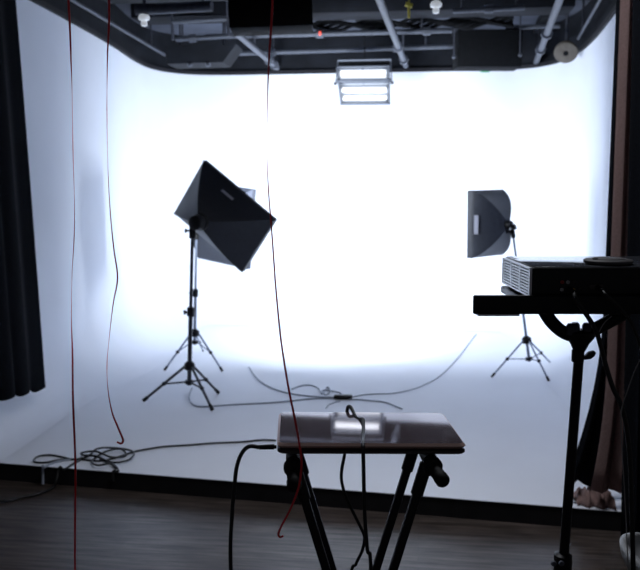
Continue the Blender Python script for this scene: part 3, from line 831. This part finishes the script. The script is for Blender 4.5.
pts.append(V((pts[-1].x-.02, yb+.03, .2)))
bm = B(); tube(bm, smooth_path(pts, 8), .0036, 10)
tag(obj('signal_cable', bm, M['cable'], origin=(pts[0].x, pts[0].y, .2)), 'black cable draped over the laptop lid with a kinked loop', 'cable')

# ------------------------------------------------------------------ projector stand
TZ = 1.205
px_, py_ = .596, 1.90
pb_ = .575
st2 = thing('projector_stand', 'black pole stand with yoke and tray carrying the projector', 'stand', V((pb_, py_, 0)))
yr = 1.765
xl = P(473.5, 305, yr).x
bm = B(); box(bm, ((.452+1.0)/2, 1.935, TZ-.009), (.548, .31, .018), None, .005); tray = obj('tray', bm, M['steel_black'], st2)
bm = B(); zt_r, zb_r = P(500, 295.5, yr).z, P(500, 314.5, yr).z
box(bm, ((xl+1.0)/2, yr+.006, (zt_r+zb_r)/2), (1.0-xl, .012, zt_r-zb_r), None, .004, 3); obj('front_rail', bm, M['steel_black'], st2)
bm = B(); a, b = P(478, 316.2, yr), P(520, 316.5, yr); box(bm, ((a.x+b.x)/2, yr+.02, zb_r-.002), (b.x-a.x, .036, .004), None, .001); o = obj('metal_strip', bm, M['chrome'], st2); o['label'] = 'thin bare metal strip under the rail'
# thin bright lower edge
hz = P(577, 338, py_).z
for s, l in ((-1, ((541, 303), (545, 312), (550, 320), (557, 327.5), (563, 332), (570, 335))), (1, ((632, 304), (622, 314), (612, 320), (602, 325.5), (592, 331), (584, 335)))):
    bm = B(); tube(bm, smooth_path([P(x, y, py_) for x, y in l], 5), .0155, 10); obj('yoke_arm', bm, M['steel_black'], st2)
bm = B(); hx = P(577, 340, py_).x
lathe(bm, (px_, py_, 0), (0, 0, 1), [(.011, P(577, 352, py_).z), (.014, P(577, 350, py_).z), (.022, P(577, 343, py_).z), (.033, P(577, 337, py_).z), (.034, P(577, 331.5, py_).z), (.026, P(577, 330, py_).z)], 18); obj('clamp_head', bm, M['black'], st2)
for x, y in ((570.5, 329), (575, 328), (586.5, 328.5)):
    bm = B(); p = P(x, y+4, py_-.012); lathe(bm, p, (0, 0, 1), [(.0105, -.004), (.0105, .016), (.007, .022)], 10); b_ = obj('clamp_bolt', bm, M['stand'], st2)
bm = B(); tube(bm, [(pb_, py_, .53), (px_, py_, P(577, 350, py_).z)], .0115, 14); obj('pole', bm, M['steel_black'], st2)
bm = B(); p = P(577, 357, py_); p.x = px_ - .003; lathe(bm, p, (0, 0, 1), [(.0118, -.012), (.0142, -.010), (.0142, .016), (.0118, .018)], 14); cl = obj('height_collar', bm, M['black'], st2)
bm = B(); q0 = P(582, 355, py_-.01); kx = V((1, -.2, .12)).normalized()
plate(bm, q0 + V((-.002, 0, -.009)), kx, V((0, 0, 1)), V((0, 1, 0)), [(0, .004), (.010, .006), (.018, .014), (.029, .016), (.033, .011), (.030, .004), (.022, -.002), (.010, -.003), (0, -.001)], .009)
obj('wing_knob', bm, M['black'], cl)
# tripod base
hb = .56
bm = B(); lathe(bm, (pb_, py_, hb), (0, 0, 1), [(.014, .03), (.021, .026), (.021, -.02), (.034, -.028), (.034, -.058), (.018, -.062)], 18); obj('tripod_hub', bm, M['black'], st2)
bm = B(); tube(bm, [(pb_, py_, .16), (pb_, py_, hb)], .016, 14); obj('lower_pole', bm, M['steel_black'], st2)
for a in (245, 5, 125):
    d = V((math.cos(math.radians(a)), math.sin(math.radians(a)), 0))
    h_ = V((pb_, py_, hb-.045)) + d*.03; f_ = V((pb_, py_, .016)) + d*.44
    bm = B(); tube(bm, [h_, f_], .0115, 10); lg = obj('leg', bm, M['steel_black'], st2)
    bm = B(); u = (f_-h_).normalized(); tube(bm, [f_-u*.05, f_+u*.004], .0155, 10); obj('rubber_foot', bm, M['rubber'], lg)
    bm = B(); tube(bm, [V((pb_, py_, .20)) + d*.016, h_.lerp(f_, .5)], .007, 8); obj('brace', bm, M['steel_black'], st2)
# small bright fittings on the hub
for dx in (-.03, -.012):
    bm = B(); lathe(bm, (pb_+dx, py_-.028, hb+.018), (-.2, -1, .3), [(.004, 0), (.007, .006), (.005, .012)], 10); obj('hub_screw', bm, M['pipe'], st2)

# ------------------------------------------------------------------ projector
X0 = .451; Y0 = 1.78; Y1 = 2.06; X1 = .86; ZB = 1.217; ZT = 1.280
pr = thing('projector', 'black projector with pale slatted vent on its left side', 'projector', V(((X0+X1)/2, (Y0+Y1)/2, TZ)))
bm = B(); box(bm, ((X0+X1)/2, (Y0+Y1)/2, (ZB+ZT)/2), (X1-X0-.004, Y1-Y0, ZT-ZB), None, .006, 3); obj('case', bm, M['black'], pr)
bm = B(); box(bm, ((X0+X1)/2, (Y0+Y1)/2, ZT+.0006), (X1-X0-.012, Y1-Y0-.010, .0016), None, .0006); tp = obj('top_panel', bm, M['projtop'], pr)
bm = B()
for k in range(6):
    box(bm, (.56+.012*k, Y0+.05, ZT+.002), (.007, .007, .0018), None, .0008)
obj('button', bm, M['black'], tp)
# vent grille on the left face (slats, frame, two dividers), dark cavity behind
gx = X0 - .0035
y0, y1, z0, z1 = Y0+.004, Y1-.012, ZB+.001, ZT-.003
bm = B(); box(bm, (X0+.0015, (y0+y1)/2, (z0+z1)/2), (.001, y1-y0, z1-z0)); obj('vent_cavity', bm, M['blackmatte'], pr, smooth=False)
bm = B()
nsl = 9
for k in range(nsl+1):
    z = z0 + (z1-z0)*k/nsl
    hh = .0036 if k not in (0, nsl) else .004
    box(bm, (gx+.002, (y0+y1)/2, z), (.005, y1-y0, hh))
for f_ in (0, .33, .66, 1):
    y = y0 + (y1-y0)*f_
    box(bm, (gx+.0018, y, (z0+z1)/2), (.0055, .007 if f_ in (0, 1) else .009, z1-z0))
o = obj('vent_grille', bm, M['grille'], pr, smooth=False); o['label'] = 'pale slatted vent grille'
for x, y in ((X0+.02, Y1-.035), (X1-.03, Y1-.035), (X0+.05, Y0+.035), (X1-.03, Y0+.035)):
    bm = B(); lathe(bm, (x, y, TZ), (0, 0, 1), [(.013, 0), (.015, .002), (.012, ZB-TZ)], 14); obj('foot', bm, M['pipe'] if y > 1.95 else M['rubber'], pr)
bm = B(); lathe(bm, (X1-.13, Y1-.004, (ZB+ZT)/2), (0, 1, 0), [(.028, 0), (.028, .012), (.024, .016), (.02, .010)], 24); obj('lens', bm, M['black'], pr)
for x, y, mm in ((562, 282, 'redrca'), (567.5, 282, 'whiterca'), (574, 282, 'base'), (580, 282, 'base'), (561.5, 289.5, 'whiterca'), (573, 289.5, 'gold'), (579.5, 289, 'base')):
    p = P(x, y, Y0); bm = B(); lathe(bm, p, (0, -1, 0), [(.0038, -.001), (.0038, .004), (.0028, .0045), (.0024, .001)], 12); obj('port', bm, M[mm], pr)
bm = B(); p = P(596, 287, Y0); box(bm, p + V((0, 0, 0)), (.03, .006, .012), None, .002); obj('port', bm, M['base'], pr)
# round puck on top
pc = P(608, 263, 1.845)
pk = thing('round_puck', 'flat dark round puck lying on top of the projector', 'puck', V((pc.x, 1.845, ZT+.0016)))
bm = B(); lathe(bm, (pc.x, 1.845, ZT+.0016), (0, 0, 1), [(.046, 0), (.052, .003), (.053, .008), (.050, .0105), (.030, .0115)], 36); obj('puck_body', bm, M['puck'], pk)
bm = B(); lathe(bm, (pc.x, 1.845, ZT+.0016), (0, 0, 1), [(.033, .0110), (.036, .0122), (.033, .0134), (.01, .0128)], 30); obj('puck_cap', bm, M['puck'], pk)
bm = B(); lathe(bm, (pc.x-.033, 1.83, ZT+.0125), (0, 0, 1), [(.006, 0), (.006, .003), (.003, .004)], 12); obj('puck_button', bm, M['puck'], pk)

# projector cables
GPc = 'black cables hanging from the back of the projector'
def plugged(l, r, label, m, Yc, plug_at):
    t = thing('projector_cable', label, 'cable', P(l[-1][0], l[-1][1], Yc), GPc)
    p0 = P(plug_at[0], plug_at[1], Y0)
    bm = B(); tube(bm, [p0 + V((0, -.005, 0)), p0 + V((.003, -.028, -.005))], .0055, 10); obj('plug', bm, M['black'], t)
    pts = [p0 + V((.003, -.028, -.005))] + [P(x, y, Yc) for x, y in l]
    pts.append(V((pts[-1].x+.02, Yc+.02, .35)))
    bm = B(); tube(bm, smooth_path(pts, 8), r, 10); obj('cord', bm, m, t)
plugged([(576, 300), (586, 314), (596, 331), (601, 347), (606, 366), (613, 388), (621, 405), (626, 425), (630, 460), (632, 520), (634, 600)], .0052, 'thick black cable from the projector ports crossing before the yoke', M['cable'], 1.735, (569, 289))
plugged([(607, 296), (619, 307), (629, 319), (636, 334), (642, 352), (648, 380), (652, 430), (654, 600)], .0036, 'thin black cable leaving the projector back at far right', M['cable'], 1.735, (597, 287))
pts = [P(x, y, 1.72) for x, y in ((660, 335), (650, 345), (640, 360), (633, 375), (627, 392), (622.5, 405), (621, 420), (622, 450), (626, 520), (630, 620))]
cable('thin_cable', pts, .0012, M['cablewhite'], 'thin pale cable rising to the right edge under the projector', None)
pts = [P(x, y, 1.80) for x, y in ((612, 316), (605, 322), (600, 330), (597, 337))]
cable('thin_cable', pts, .0013, M['cablewhite'], 'short thin pale wire under the tray beside the right yoke arm', None)

# ------------------------------------------------------------------ pale chair at the lower right corner
cx, cy = 1.128, 2.30
ch = thing('shell_chair', 'pale grey shell chair cut off by the lower right corner', 'chair', V((cx, cy, 0)))
bm = B(); rows = []
NA, NB = 28, 14
for i in range(NA+1):
    a = math.radians(80 + 200*i/NA)          # wraps round the left side, open to the right
    row = []
    for j in range(NB+1):
        s = j/NB
        rr = .10 + .155*math.sin(s*PI/2)**.8
        top = .26*math.sin(PI*i/NA)**.8
        z = .285 + (.02 + top*.42)*s**1.6
        row.append(bm.verts.new((cx + rr*math.cos(a)*1.0, cy + rr*math.sin(a)*1.0, z)))
    rows.append(row)
for a, b in zip(rows, rows[1:]):
    for j in range(NB): bm.faces.new((a[j], a[j+1], b[j+1], b[j]))
o = obj('backrest', bm, M['chair'], ch, angle=80); o.modifiers.new('thickness', 'SOLIDIFY').thickness = .02
bm = B(); lathe(bm, (cx+.02, cy, 0), (0, 0, 1), [(.10, .275), (.20, .29), (.225, .31), (.21, .335), (.10, .34)], 30); obj('seat', bm, M['chair'], ch)
for a in (45, 135, 225, 315):
    d = V((math.cos(math.radians(a)), math.sin(math.radians(a)), 0))
    bm = B(); tube(bm, [V((cx+.02, cy, .285)) + d*.12, V((cx+.02, cy, 0.006)) + d*.21], [.014, .010], 10); obj('leg', bm, M['steel_black'], ch)

# weak room lamp at the ceiling over the front of the studio
ld = bpy.data.lights.new('room_lamp', 'AREA'); ld.shape = 'RECTANGLE'; ld.size = 1.2; ld.size_y = .3; ld.energy = 17; ld.spread = math.radians(130); ld.color = (.90, .93, 1)
lo = bpy.data.objects.new('room_lamp', ld); COL.objects.link(lo); lo.location = (.3, 3.1, 2.9)

# ------------------------------------------------------------------ world and view
w = bpy.data.worlds.new('world'); scene.world = w; w.use_nodes = True
bg = w.node_tree.nodes['Background']; bg.inputs['Color'].default_value = (.86, .88, 1, 1); bg.inputs['Strength'].default_value = .05
vs = scene.view_settings
scene.display_settings.display_device = 'sRGB'
vs.view_transform = 'Standard'; vs.look = 'None'; vs.gamma = 1; vs.use_curve_mapping = False
vs.exposure = 0.0
scene.cycles.use_denoising = True
scene.cycles.max_bounces = 10
scene.cycles.diffuse_bounces = 7
